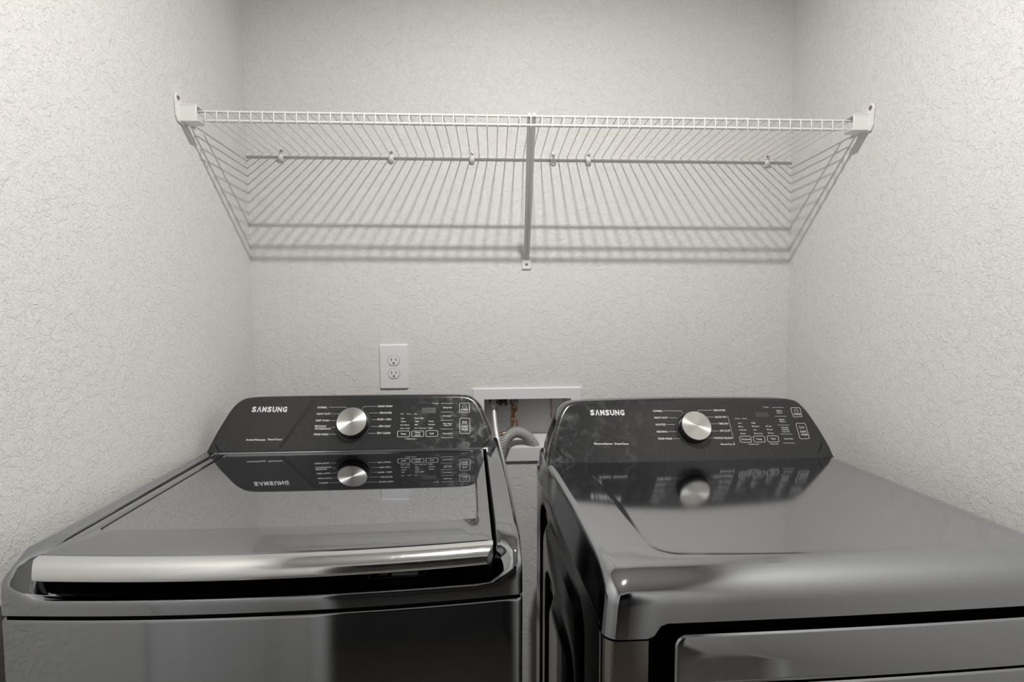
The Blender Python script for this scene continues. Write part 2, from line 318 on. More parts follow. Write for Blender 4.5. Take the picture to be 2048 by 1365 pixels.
# left wall with a door opening behind the camera
DY0, DY1, DZ = -2.05, -1.32, 2.03
m = MB(); m.box(XL-.1, XL, DY1, 0, -.05, ZC+.05).box(XL-.1, XL, YF-.1, DY0, -.05, ZC+.05).box(XL-.1, XL, DY0, DY1, DZ, ZC+.05)
structure(m.build('wall_left', M_WALL, smooth=False))
structure(MB().box(XR, XR+.1, YF-.1, 0, -.05, ZC+.05).build('wall_right', M_WALL, smooth=False))
m = MB(); m.box(XL, -.45, YF-.1, YF, 0, ZC).box(.56, XR, YF-.1, YF, 0, ZC).box(-.45, .56, YF-.1, YF, 2.05, ZC)
structure(m.build('wall_front', M_WALL, smooth=False))
structure(MB().box(XL-.1, XR+.1, YF-1.9, .11, -.06, 0).build('floor', M_FLOOR, smooth=False))
structure(MB().box(XL-.1, XR+.1, YF-.1, .11, ZC, ZC+.06).build('ceiling', M_CEIL, smooth=False))
structure(MB().box(XL-.1, XR+.1, YF-1.5, YF-1.4, 0, ZC).box(XL-.1, XL, YF-1.4, YF-.1, 0, ZC).box(XR, XR+.1, YF-1.4, YF-.1, 0, ZC).box(XL-.1, XR+.1, YF-1.5, YF-.1, ZC, ZC+.06).build('wall_hall', M_HALL_SHADE, smooth=False))
# baseboards
structure(MB().box(XL, XR, -.014, 0, 0, .085).build('baseboard_back', M_TRIM, bevel=.003))
structure(MB().box(XL, XL+.014, DY1+.07, -.016, 0, .085).build('baseboard_left', M_TRIM, bevel=.003))
structure(MB().box(XR-.014, XR, YF, -.016, 0, .085).build('baseboard_right', M_TRIM, bevel=.003))
# door in the left wall, its casing and hinges
door = structure(MB().box(XL-.045, XL-.010, DY0+.004, DY1-.004, .008, DZ-.004).build('door_1', M_TRIM, bevel=.002))
for (z0, z1) in ((.16, .92), (1.06, 1.88)):
    MB().box(XL-.012, XL-.004, DY0+.13, DY1-.13, z0, z1).build('door_panel', M_TRIM, door, bevel=.004)
for z in (.28, 1.05, 1.82):
    MB().box(XL-.012, XL+.006, DY1-.022, DY1-.002, z, z+.10).build('hinge', M_BRONZE, door, bevel=.002)
m = MB()
for y0, y1 in ((DY1, DY1+.062), (DY0-.062, DY0)): m.box(XL, XL+.017, y0, y1, 0, DZ+.062); m.box(XL+.017, XL+.021, y0+.012, y1-.012, 0, DZ+.05)
m.box(XL, XL+.017, DY0, DY1, DZ, DZ+.062)
structure(m.build('trim_1', M_TRIM, bevel=.003))
m = MB()
for x0, x1 in ((-.515, -.45), (.56, .625)): m.box(x0, x1, YF, YF+.017, 0, 2.115)
m.box(-.45, .56, YF, YF+.017, 2.05, 2.115)
structure(m.build('trim_2', M_TRIM, bevel=.003))

# ------------------------------------------------------------------ ceiling lamp (seen only through its light and reflections)
lamp = thing('ceiling_lamp', 'small round white downlight on the ceiling above the machines', 'lamp', loc=(LAMP.x, LAMP.y, ZC))
MB().lathe([(.055, -.0), (.055, -.008), (.040, -.016), (.020, -.020), (.018, -.028)], 32).build('lamp_holder', M_PLAST, lamp)
MB().lathe([(.018, -.024), (.034, -.030), (.0345, -.0562), (.0335, -.0578), (.0304, -.0578)], 40, None, True, False).build('lamp_can', M_PLAST, lamp)
MB().lathe([(.0304, -.0578), (.0300, -.0572), (.0300, -.0552), (.0226, -.0552)], 40, None, False, False).build('lamp_baffle', M_BLACK, lamp)  # unseen black baffle, added to trim the lamp's spread and rim glow
MB().lathe([(.0225, -.0552), (.0222, -.0556)], 40).build('lamp_lens', M_BULB, lamp)

# ------------------------------------------------------------------ wire shelf
ZS, TILT, WX0 = 1.7803, .0107, -.6754
zt = lambda x: ZS - TILT*x
shelf = thing('wire_shelf', 'long white vinyl-coated wire shelf spanning the back wall above both machines', 'shelf', loc=(0, 0, 1.78))
sh = lambda x, y, z: (x, y, z-1.78)
def rod(y, dz, r, name, xa=XL+.006, xb=XR-.006):
    MB().tube([sh(xa, y, zt(xa)+dz), sh((xa+xb)/2, y, zt((xa+xb)/2)+dz), sh(xb, y, zt(xb)+dz)], r, 10).build(name, M_WIRE, shelf)
rod(-.3105, -.0022, .0028, 'front_rod'); rod(-.3135, -.0232, .0029, 'front_rod')
rod(-.254, -.0046, .0027, 'middle_rod', XL+.03, XR-.03); rod(-.0078, -.0125, .0030, 'back_rod', XL+.004, XR-.004)
wp = [(0, -.0030, -.0090), (0, -.0060, -.0081), (0, -.02, -.0079), (0, -.16, -.0038), (0, -.303, .0006), (0, -.3095, .0008), (0, -.3138, -.0005), (0, -.3160, -.0040), (0, -.3172, -.0100), (0, -.3176, -.0230), (0, -.3165, -.0272)]
wm = MB().tube(wp, .00135, 6)
wire0 = wm.build('wire', M_WIRE, shelf, sharp=80)
for i in range(-1, 60):
    x = WX0 + .0254*i
    o = wire0 if i == -1 else wire0.copy()
    if i != -1: COL.objects.link(o)
    o.parent = shelf; o.location = sh(x, 0, zt(x))
# wall clips
def clip_mesh():
    m = MB(); prof = [(.0, .009), (.0040, .0078), (.0056, .004), (.0066, .0), (.0075, -.005), (.0070, -.0100), (.0045, -.0138), (.0, -.0152)]
    rings = []
    for w, z in prof:
        d = .005 + .011*math.sin(math.pi*(z+.0152)/.0242)
        w = max(w, .0006)
        rings.append([(w*c, -d*(.5+.5*s) if s > -2 else 0, z) for c, s in [(math.cos(a), math.sin(a)) for a in [2*math.pi*k/14 for k in range(14)]]])
    return m.loft(rings, True, True)
def screw_mesh(r=.0042, h=.0025):
    Mx = Matrix.Rotation(math.radians(90), 4, 'X')      # axis along -y
    return MB().lathe([(r, 0), (r, h*.4), (r*.75, h*.9), (r*.3, h), (r*.28, h*.55)], 16, Mx)
clip0 = None
for x, z in ((-.6281, 1.7711), (-.3172, 1.7685), (-.0864, 1.7687), (.2499, 1.7647), (.7771, 1.7563)):
    zc = zt(x) - .014
    if clip0 is None:
        clip0 = clip_mesh().build('wall_clip', M_WIRE, shelf, sharp=60); sc0 = screw_mesh().build('screw', M_SCREW, clip0); sc0.location = (.001, -.0065, .0135); c = clip0
        tab_ = MB().box(-.0045, .0045, -.006, -.0005, .004, .0185).build('clip_tab', M_WIRE, clip0, bevel=.002)
    else:
        c = clip0.copy(); COL.objects.link(c)
        for ch in (sc0, tab_):
            k = ch.copy(); COL.objects.link(k); k.parent = c
    c.parent = shelf; c.location = sh(x, -.0012, zc)
# end brackets
def bracket(side):
    xw = XL if side < 0 else XR
    s = 1 if side < 0 else -1
    xb = xw + s*.0405
    z0 = zt(xb)
    def B(m, xa, xc, ya, yb, za, zb): return m.box(min(xw+s*xa, xw+s*xc), max(xw+s*xa, xw+s*xc), ya, yb, z0+za-1.78, z0+zb-1.78)
    m = MB(); B(m, .004, .0405, -.3325, -.3285, -.0285, .0045); B(m, .004, .0405, -.3325, -.296, -.0305, -.0275); B(m, .004, .0405, -.3325, -.298, .0035, .0062); B(m, .004, .0405, -.3330, -.331, .0040, .0068); B(m, .0385, .0460, -.3325, -.305, -.0305, -.0278)
    br = m.build('end_bracket', M_PLAST2, shelf, bevel=.0012)
    # wall plate with a screw ear
    cy, cz = -.318, z0-1.78
    P = [(-.346, .006), (-.348, .016), (-.344, .027), (-.334, .030), (-.327, .024), (-.324, .012), (-.300, .006), (-.292, -.010), (-.298, -.026), (-.318, -.035), (-.338, -.033), (-.345, -.022)]
    m = MB(); m.loft([[(xw+s*t, y, z+cz) for y, z in P] for t in (.0005, .0045)], True, True); m.build('wall_plate', M_PLAST2, br, sharp=25, bevel=.001)
    m = MB(); Mx = Matrix.Translation((xw+s*.0040, -.3365, cz+.0185)) @ Matrix.Rotation(math.radians(90)*s, 4, 'Y')
    m.lathe([(.0055, 0), (.0052, .0012), (.0035, .0022), (.0015, .0024), (.0012, .001)], 16, Mx).build('screw', M_SCREW, br)
bracket(-1); bracket(1)
# diagonal support brace
ax, ay, az = .0632, -.3085, zt(.0617)-.004-1.78
bx, by, bz = .0685, -.0065, 1.482-1.78
A = Vector((ax, ay, az)); Bv = Vector((bx, by, bz)); t = (Bv-A).normalized(); side = Vector((1, 0, 0)); nrm = t.cross(side).normalized()
if nrm.y > 0: nrm = -nrm
rings = []
for k, (f, w) in enumerate(((0, .0100), (.05, .0100), (.5, .0092), (.93, .0086), (.985, .0078), (1.0, .0055))):
    c = A+(Bv-A)*f
    prof = [(-w, .0035), (-w, -.0035), (-w*.86, -.0044), (-w*.25, -.0044), (-w*.12, -.0022), (w*.12, -.0022), (w*.25, -.0044), (w*.86, -.0044), (w, -.0035), (w, .0035)]
    if f < .4: prof = [(-w, .0035), (-w, -.0035), (-w*.86, -.0044), (-w*.25, -.0044), (-w*.12, -.0042), (w*.12, -.0042), (w*.25, -.0044), (w*.86, -.0044), (w, -.0035), (w, .0035)]
    rings.append([c + side*p - nrm*q for p, q in prof])
brace = MB().loft(rings, True, True).build('support_brace', M_WIRE, shelf, sharp=30)
MB().box(bx-.0135, bx+.0135, -.0045, -.0008, 1.4485-1.78, 1.487-1.78).build('foot_plate', M_WIRE, brace, bevel=.0016)
s_ = screw_mesh(.0040, .003).build('screw', M_SCREW, brace); s_.location = (bx, -.004, 1.4635-1.78)
m = MB()
for x0 in (-.0095, .0025):
    m.box(ax+x0, ax+x0+.007, -.3155, -.305, az+.0045, az+.0082); m.box(ax+x0, ax+x0+.007, -.3160, -.3140, az-.0005, az+.0078)
m.build('rod_hook', M_WIRE, brace, bevel=.001)
# spare clip left on the wall, right of the brace
sp = thing('spare_wall_clip', 'small translucent spare clip screwed to the wall just right of the shelf brace', 'clip', loc=(.1483, 0, 1.768))
c = clip_mesh().build('clip_body', M_CLEAR, sp, sharp=60); c.location = (0, -.0008, -.004)
MB().box(-.0045, .0045, -.004, -.0005, -.002, .016).build('clip_tab', M_CLEAR, sp, bevel=.0015)
s_ = screw_mesh(.0042, .003).build('screw', M_PLAST, sp); s_.location = (0, -.004, .012)
# loose anchor plug in the left wall
anc = thing('wall_anchor', 'tiny white plastic anchor plug in the left wall below the shelf end bracket', 'anchor', loc=(XL, -.2332, 1.696))
MB().lathe([(.0001, .0052), (.003, .0048), (.0058, .002), (.0062, 0)], 18, Matrix.Rotation(math.radians(90), 4, 'Y')).build('plug', M_PLAST2, anc)

# ------------------------------------------------------------------ power outlet
out = thing('wall_outlet', 'white duplex power outlet with plate on the back wall above the washer', 'outlet', loc=(-.3238, 0, 1.167))
rg = []
for w, h, y in ((.0417, .0660, 0), (.0417, .0660, -.0022), (.0385, .0625, -.0060)):
    rg.append([(x, y, z) for x, z in outline(-w, w, -h, h, .0028, .0028, 0, 6, 6, 4)])
MB().loft(rg, False, True).build('cover_plate', M_PLAST, out, sharp=25)
def recept(zc):
    P = []
    for k in range(40):
        a = 2*math.pi*k/40; x = .0168*math.cos(a); z = .0168*math.sin(a); z = max(-.0142, min(.0142, z)); P.append((x, z))
    r = MB().loft([[(x, -.0058, z) for x, z in P], [(x, -.0074, z) for x, z in P], [(x*.96, -.0080, z*.96) for x, z in P]], False, True).build('receptacle', M_PLAST, out, sharp=30)
    r.location = (.0005, 0, zc)
    MB().loft([[(x*1.045, -.00602, z*1.045) for x, z in P], [(x*1.045, -.00612, z*1.045) for x, z in P]], True, True).build('receptacle_gap', M_SLOT, r)
    for x, h in ((-.0063, .0042), (.0063, .0036)): MB().box(x-.0010, x+.0010, -.0082, -.0070, .0028-h, .0028+h).build('slot', M_SLOT, r)
    MB().lathe([(.0026, -.001), (.0026, .0010)], 14, Matrix.Translation((0, -.0073, -.0078)) @ Matrix.Rotation(math.radians(90), 4, 'X')).build('ground_hole', M_SLOT, r)
recept(.0188); recept(-.0195)
s_ = screw_mesh(.0022, .0012).build('screw', M_PLAST, out); s_.location = (.0005, -.0058, 0)

# ------------------------------------------------------------------ recessed laundry supply box
sb = thing('laundry_supply_box', 'white recessed plastic laundry hookup box in the wall between washer and dryer', 'hookup box', loc=(0, 0, 0))
FX0, FX1, FZ0, FZ1 = -.0945, .230, .8776, 1.1003
def rrect(x0, x1, z0, z1, r, y): return [(x, y, z) for x, z in outline(x0, x1, z0, z1, r, r, 0, 6, 6, 4)]
MB().loft([rrect(FX0, FX1, FZ0, FZ1, .003, -.0004), rrect(FX0, FX1, FZ0, FZ1, .003, -.005), rrect(FX0+.003, FX1-.003, FZ0+.003, FZ1-.003, .003, -.0085),
           rrect(OBX0+.001, OBX1-.001, OBZ0+.001, OBZ1-.001, .002, -.0085), rrect(OBX0+.002, OBX1-.002, OBZ0+.002, OBZ1-.002, .002, -.004)]).build('flange', M_PLAST, sb, sharp=30)
a, b, c, d = OBX0+.0015, OBX1-.0015, OBZ0+.0015, OBZ1-.0015
m = MB(); e = .094
m.add([(a, -.004, c), (b, -.004, c), (b, -.004, d), (a, -.004, d), (a, e, .940), (b, e, .940), (b, e, d), (a, e, d)], [(0, 4, 5, 1), (3, 2, 6, 7), (0, 3, 7, 4), (1, 5, 6, 2), (4, 7, 6, 5)])
m.build('recess', M_PLAST, sb, smooth=False)
# raised rib and vertical warning print on the inner back wall
MB().box(.163, .187, .0885, .0935, .942, d).build('rib', M_PLAST, sb, bevel=.001)
m = MB()
put_text(m, ['WASTE PIPE', 0, .066, 0, .0055], lambda u, v, n: (.1460 + v, .0930, 1.053 - u), .02)
m.build('warning_print', M_REDPRINT, sb, smooth=False)
# hot valve (left) with chrome-braided hose running down behind the washer
v1 = bpy.data.objects.new('shutoff_valve', None); COL.objects.link(v1); v1.parent = sb; v1.location = (-.034, .062, 1.052); v1['label'] = 'dark round shutoff valve'
MB().lathe([(.011, -.014), (.0135, -.012), (.0135, .004), (.010, .010), (.010, .016)], 24, Matrix.Rotation(math.radians(62), 4, 'X')).build('valve_body', M_DARKMETAL, v1)
MB().lathe([(.0095, .0), (.0115, .002), (.0115, .010), (.0085, .0125)], 24, Matrix.Translation((0, -.004, -.002)) @ Matrix.Rotation(math.radians(62), 4, 'X')).build('coupling_ring', M_SCREW, v1)
MB().tube([(0, .002, .004), (0, .028, .006)], .008, 14).build('inlet_stub', M_DARKMETAL, v1)
m = MB(); rnd = random.Random(5)
MB().box(.012, .044, .004, .024, -.004, .012).build('valve_bridge', M_DARKMETAL, v1, bevel=.002)
for k in range(4):
    Mx = Matrix.Translation((.014+.0085*k, .002, -.002-.006*(k % 2)))
    MB().lathe([(.0045, -.008), (.0055, -.006), (.0055, .004), (.003, .006)], 8, Mx).build('packing_nut', M_DARKMETAL, v1)
MB().tube([(.009, -.010, -.012), (.0105, -.012, -.03), (.0095, -.012, -.048), (.0115, -.012, -.066)], .0011, 6).build('tag_wire', M_SLOT, v1)
h1 = [(-0.0335, 0.046, 1.054), (-0.0329, 0.04, 1.0484), (-0.031, 0.02, 1.0154), (-0.0278, -0.006, 0.9831), (-0.0211, -0.042, 0.9469), (-0.0116, -0.062, 0.9081), (-0.0021, -0.066, 0.8654), (0.0075, -0.066, 0.8213), (0.0171, -0.066, 0.7698), (0.0267, -0.066, 0.7107), (0.0334, -0.064, 0.6504), (0.032, -0.064, 0.58), (0.0, -0.06, 0.5)]
hs = MB().tube(h1, .0074, 14).build('supply_hose', M_BRAID, None, sharp=80); tag(hs, 'bright steel water hose dropping from the hookup box behind the washer edge', 'hose')
MB().lathe([(.0092, -.012), (.0098, -.010), (.0098, .006), (.0080, .010)], 20, Matrix.Translation((-.0338, .037, 1.043)) @ Matrix.Rotation(math.radians(-32), 4, 'X')).build('hose_nut', M_BRAID, hs)
# cold valve, brass
v2 = bpy.data.objects.new('shutoff_valve', None); COL.objects.link(v2); v2.parent = sb; v2.location = (.0300, .060, 1.047); v2['label'] = 'brass shutoff valve with a red tab'
MB().lathe([(.0115, -.010), (.013, -.007), (.013, .004), (.009, .010), (.009, .016)], 24, Matrix.Rotation(math.radians(60), 4, 'X')).build('valve_body', M_SCREW, v2)
MB().tube([(0, -.006, .002), (0, -.014, -.006), (-.001, -.019, -.018)], [.0065, .0075, .0080], 16).build('elbow', M_BRASS, v2)
MB().lathe([(.0095, -.026), (.0112, -.024), (.0112, -.014), (.0095, -.011)], 6, Matrix.Translation((-.0015, -.020, .0)) @ Matrix.Rotation(math.radians(-6), 4, 'Y')).build('coupling_nut', M_BRASS, v2)
MB().lathe([(.0078, -.058), (.0088, -.056), (.0088, -.050), (.0076, -.048), (.0080, -.032), (.0088, -.030), (.0088, -.027)], 20, Matrix.Translation((.0005, -.020, .0)) @ Matrix.Rotation(math.radians(5), 4, 'Y')).build('ferrule', M_BRASS, v2)
MB().box(.0065, .0105, -.022, -.016, -.072, -.052).build('valve_tab', M_RED, v2, bevel=.001)
h2 = [(.0262, .040, .992), (.0232, .038, .978), (.0185, .036, .966), (.008, .034, .958), (-.010, .030, .953), (-.030, .018, .950), (-.044, .000, .946), (-.050, -.018, .930), (-.054, -.028, .895), (-.062, -.036, .82), (-.075, -.05, .70)]
hs2 = MB().tube(h2, .0062, 14).build('supply_hose', M_BRASS, None, sharp=80); tag(hs2, 'copper-coloured water hose under the brass valve, passing behind the grey drain hose', 'hose')
# corrugated drain hose
P = [(-.055, -.075, .70), (-.040, -.055, .80), (-.0265, -.038, .870), (-.0170, -.032, .905), (-.005, -.026, .938), (.012, -.014, .958), (.033, .000, .9655), (.057, .008, .957), (.078, .012, .938), (.094, .0145, .910), (.100, .0155, .885)]
def catmull(P, n):
    P = [Vector(p) for p in P]; out = []
    for i in range(len(P)-1):
        p0, p1, p2, p3 = P[max(i-1, 0)], P[i], P[i+1], P[min(i+2, len(P)-1)]
        for k in range(n):
            t = k/n; out.append(.5*((2*p1)+(p2-p0)*t+(2*p0-5*p1+4*p2-p3)*t*t+(3*p1-p0-3*p2+p3)*t**3))
    out.append(P[-1]); return out
C = catmull(P, 30)
# resample evenly
L = [0]
for i in range(1, len(C)): L.append(L[-1]+(C[i]-C[i-1]).length)
NR = int(L[-1]/.00135); Q = []; R = []
for k in range(NR+1):
    s = L[-1]*k/NR; i = max(1, min(len(L)-1, next((j for j in range(len(L)) if L[j] >= s), len(L)-1)))
    f = (s-L[i-1])/max(1e-9, L[i]-L[i-1]); Q.append(C[i-1].lerp(C[i], f)); R.append(.0150+(.0013 if (k % 4) in (0, 1) else -.0017))
dh = MB().tube(Q, R, 20).build('drain_hose', M_GREYHOSE, None, sharp=50); tag(dh, 'grey corrugated drain hose arching into the bottom of the hookup box', 'hose')

# ------------------------------------------------------------------ machines: shared pieces
def machine_matrix(mx, my, yaw, tilt):
    ct, st = math.cos(tilt), math.sin(tilt); cm, sm = math.cos(yaw), math.sin(yaw)
    ex = Vector((cm*ct, sm*ct, -st)); ey = Vector((-sm, cm, 0)); ez = Vector((cm*st, sm*st, ct))
    o = Vector((mx-.93*st*cm, my-.93*st*sm, .93*(1-ct)))
    return Matrix(((ex.x, ey.x, ez.x, o.x), (ex.y, ey.y, ez.y, o.y), (ex.z, ey.z, ez.z, o.z), (0, 0, 0, 1)))
TH = math.radians(30)
def panel_frame(yb):
    def to3(u, v, n=0): return (u, yb + v*math.sin(TH) - n*math.cos(TH), .995 + v*math.cos(TH) + n*math.sin(TH))
    return to3
def console(root, yb, half, mat, yrear, zbase=.985):
    """leaning control panel: half = right half of the front outline (u, v) from base to the middle of the top"""
    to3 = panel_frame(yb)
    pts = [(u, v) for u, v in half] + [(-u, v) for u, v in half[::-1] if u > 0]
    # densify for smooth corners
    dense = []
    k = len(pts)
    for i in range(k-1):
        p0, p1, p2, p3 = [Vector(pts[j]) for j in (max(i-1, 0), i, i+1, min(i+2, k-1))]
        for q in range(4):
            t = q/4; dense.append(.5*((2*p1)+(p2-p0)*t+(2*p0-5*p1+4*p2-p3)*t*t+(3*p1-p0-3*p2+p3)*t**3))
    dense.append(Vector(pts[-1]))
    n = len(dense); vb = pts[0][1]
    def inset(d):
        out = []
        for i, p in enumerate(dense):
            a = dense[max(i-1, 0)]; b = dense[min(i+1, n-1)]; tt = (b-a).normalized(); nn = Vector((-tt.y, tt.x))
            q = p + nn*d
            out.append((q.x, max(q.y, vb) if i not in (0, n-1) else vb))
        return out
    def ring(d, nn): return [to3(u, v, nn) for u, v in inset(d)]
    R0 = ring(.0135, 0.0); R1 = ring(.0115, .0003); R2 = ring(.0070, -.0002); R3 = ring(.0030, -.0022); R4 = ring(.0006, -.0065); R5 = ring(0, -.0120)
    mb = MB(); mb.loft([R5, R4, R3, R2, R1, R0], False, True, closed=False)
    cp = mb.build('control_panel', mat, root, sharp=25)
    # housing behind the fascia
    z0 = zbase
    def back(y, s, dz):
        out = []
        for (u, v), p in zip(inset(0), R5):
            out.append((p[0]*s, max(y, p[1]), max(z0, p[2]+dz)))
        return out
    R5b = [(p[0], p[1], p[2]) for p in R5]
    mb = MB()
    rr = [R5b]
    base_y = R5b[0][1]
    for f, s, dz in ((.35, 1.0, .0), (.7, .995, -.001), (.9, .985, -.004), (1.0, .965, -.012)):
        out = []
        for p in R5b:
            y = p[1]+(yrear-p[1])*f; out.append((p[0]*s, y, max(z0, p[2]+dz*(p[2]-.995)/.12)))
        rr.append(out)
    mb.loft([[(a[0], a[1], a[2]) for a in r] for r in rr], False, True, closed=False)
    mb.build('console_housing', M_HOUSING, root, sharp=35)
    return cp, to3
def print_all(cp, to3, T):
    def single(name, rows, mat, bold):
        for r in rows:
            m = MB(); put_text(m, r, to3, bold); m.build(name, mat, cp, smooth=False)
    single('cycle_label', T['CYCLE'], M_PRINT, .014)
    for l in T['LINES']:
        m = MB(); put_stroke(m, l, to3, .00028); m.build('pointer_line', M_PRINT, cp, smooth=False)
    m = MB(); put_brand(m, T['BRAND'][0], to3); m.build('brand_lettering', M_BRANDP, cp, smooth=False)
    single('feature_lettering', T['SUB'], M_PRINT, .02)
    single('option_label', T['OPT'], M_PRINT, .01)
    for quad, texts, sym in T['BTN']:
        m = MB(); q = round_quad(quad, .0035); put_stroke(m, q, to3, .00045, .0006, closed=True)
        for r in texts: put_text(m, r, to3, .014, .0006)
        if sym and len(sym) == 2:
            c = Vector(sym[0]); r = (Vector(sym[1])-c).length
            put_stroke(m, [(c.x+r*math.sin(a), c.y+r*math.cos(a)) for a in [math.radians(35+290*k/18) for k in range(19)]], to3, .00035, .0006)
            put_stroke(m, [(c.x, c.y+r*.2), (c.x, c.y+r*1.15)], to3, .00035, .0006)
        if sym and len(sym) == 3:
            a, b, c = [Vector(s) for s in sym]; h = .0032
            put_stroke(m, [(a.x, a.y+h), (b.x, b.y), (a.x, a.y-h)], to3, .00032, .0006, closed=True)
            for xx in (b.x+.0014, c.x): put_stroke(m, [(xx, a.y+h), (xx, a.y-h)], to3, .00035, .0006)
        m.build('button', M_PRINT, cp, smooth=False)
    for line, texts in T['KEYS']:
        m = MB(); put_stroke(m, line, to3, .00033, .0005)
        for r in texts: put_text(m, r, to3, .012, .0005)
        m.build('touch_key', M_PRINT, cp, smooth=False)
    m = MB(); m.add([to3(u, v, .00035) for u, v in T['DISP']], [(0, 1, 2, 3)]); m.build('display', M_DISPLAY, cp, smooth=False)
def put_brand(mb, row, to3):
    # wide bold capitals; the A has no crossbar
    txt, u0, u1, v, cap, dv = row
    n = 7; adv = (u1-u0)/n; w = adv*.86
    for i, ch in enumerate('S\u039bMSUNG'):
        a = u0+adv*i + (.5*adv-.5*w)
        put_text(mb, [ch, a, a+w, v+dv*(i/6-.5), cap], to3, .05, .0005)
def dial(root, to3, u, v, rr, rf):
    base = Vector(to3(u, v, 0)); nrm = (Vector(to3(u, v, 1))-base).normalized(); ux = Vector((1, 0, 0)); uy = nrm.cross(ux)
    Mx = Matrix(((ux.x, uy.x, nrm.x, base.x), (ux.y, uy.y, nrm.y, base.y), (ux.z, uy.z, nrm.z, base.z), (0, 0, 0, 1)))
    o = MB().lathe([(rr+.0002, .0001), (rr, .0014), (rr-.0035, .0016), (rr-.0045, .0004), (rf+.0025, .0004), (rf+.0026, .006), (rf+.0016, .0168), (rf+.0012, .0195), (rf, .0205)], 72, None, False, True).build('dial', M_DIALBODY, root, sharp=35)
    o.matrix_local = Mx
    MB().lathe([(rr+.0003, .0006), (rr-.0004, .0020), (rr-.0034, .0020), (rr-.0040, .0008)], 72, None, False, False).build('dial_ring', M_RING, o, sharp=60)
    MB().lathe([(rf+.0004, .0200), (rf, .0222), (rf*.6, .0220), (rf*.05, .0217)], 72, None, False, True).build('dial_face', M_DIAL, o, sharp=50)
M_DIALBODY = simple('dial_side_black', col=(.012, .012, .012), rough=.18, metal=.0, spec=.6)
M_RING = simple('dark_bezel', col=(.08, .08, .082), rough=.3, metal=.6)
def tabs(p): return {k: globals()[p+k] for k in ('CYCLE', 'LINES', 'BRAND', 'SUB', 'OPT', 'BTN', 'KEYS', 'DISP')}
def feet(root, pts):
    for x, y in pts: MB().lathe([(.022, 0), (.024, .006), (.018, .012), (.008, .014), (.008, .05)], 16, Matrix.Translation((x, y, 0))).build('foot', M_BLACK, root)

# ------------------------------------------------------------------ top-load washer
washer = thing('washing_machine', 'black stainless top-load washing machine with a glass lid and long chrome lid handle', 'washing machine', M=machine_matrix(-.3395, -.853, .045, .0107))
BOW = .019
def O(d, z, bow=BOW, rf=.009, rb=.02, y0=0., y1=.655, hx=.3465): return [(x, y, z) for x, y in outline(-hx+d, hx-d, y0+d, y1-d, max(rf-d, .003), max(rb-d, .003), bow)]
MB().loft([O(0, .03), O(0, .9205), O(.0006, .9228), O(.0022, .9245), O(.006, .9250)], True, True).build('cabinet', M_STEEL, washer, sharp=30)
MB().loft([O(.0045, .924), O(.0045, .9325)], True, True).build('seam_gap_fill', M_GAP, washer)  # near-black fill, stands in for the dark of the open seam
# top cap: skirt, rising sides, open well
def H(x, y):
    ye = y + BOW*max(0, 1-(x/.350)**2)*max(0., 1-y/.12) + max(0., min(.045, abs(x)-.290))
    t = max(0., min(1., (ye-.010)/.082)); return .9515 + .0520*t*t*(3-2*t)
def cap_ring(d, dz, rin=False, inner=None):
    if inner is None: P = outline(-.3475+d, .3475-d, d, .655-d, max(.020-d, .003), .02, BOW)
    else: P = inner
    return [(x, y, H(x, y)+dz) for x, y in P]
inner = lambda d: outline(-.3105+d, .3105-d, .0135+d, .527-d, .030, .012, BOW)
r = [[(x, y, .9315) for x, y in outline(-.3465, .3465, 0, .655, .009, .02, BOW)]]
r.append([(x*.999, y, .9335+(H(x, y)-.9335)*.5) for x, y in outline(-.3465, .3465, 0, .655, .009, .02, BOW)])
def sk(d, dz):  # sides lean in a little; roll radius larger on the sides
    P = outline(-.3465+d*1.6, .3465-d*1.6, d*.55, .655-d, .009+d*.8, .02, BOW); return [(x, y, H(x, y)+dz) for x, y in P]
r += [sk(.0004, -.0065), sk(.0012, -.0038), sk(.0030, -.0014), sk(.0055, -.0004), sk(.0085, 0)]
a_ = outline(-.3465+.0136, .3465-.0136, .0047, .655-.0085, .0158, .02, BOW); b_ = inner(-.0022)
for t in (.25, .5, .75): r.append([(p[0]+(q[0]-p[0])*t, p[1]+(q[1]-p[1])*t, H(p[0]+(q[0]-p[0])*t, p[1]+(q[1]-p[1])*t)+.0003*t) for p, q in zip(a_, b_)])
r += [cap_ring(0, .0006, inner=inner(-.0022)), cap_ring(0, .0012, inner=inner(-.0012)), cap_ring(0, .0004, inner=inner(-.0002)), cap_ring(0, -.0030, inner=inner(.0004))]
MB().loft(r).build('top_cap', M_STEEL, washer, sharp=50)
# black well under the lid front
MB().loft([[(x, y, H(x, y)-.0026) for x, y in inner(.0003)], [(x, y, H(x, y)-.0032) for x, y in inner(.0010)], [(x, y, .9476) for x, y in inner(.0016)], [(x, y, .9470) for x, y in inner(.0030)]], False, True).build('lid_well', M_BLACK, washer, sharp=30)
# slider switch with print in the well
sw = MB().box(.158, .196, .034, .056, .9472, .9515).build('well_slider', M_SLIDER, washer, bevel=.0012)
MB().box(.170, .181, .0335, .050, .9515, .9522).build('slider_rib', M_PRINT_DIM, sw)
m = MB(); w3 = lambda u, v, n=0: (u, v, .9473+n)
put_text(m, ['Jet', .1395, .1525, .0375, .0085], w3, .02); put_stroke(m, round_quad([(.126, .0285), (.206, .0325), (.208, .062), (.127, .062)], .006), w3, .00035, closed=True)
m.build('well_print', M_PRINT, washer, smooth=False)
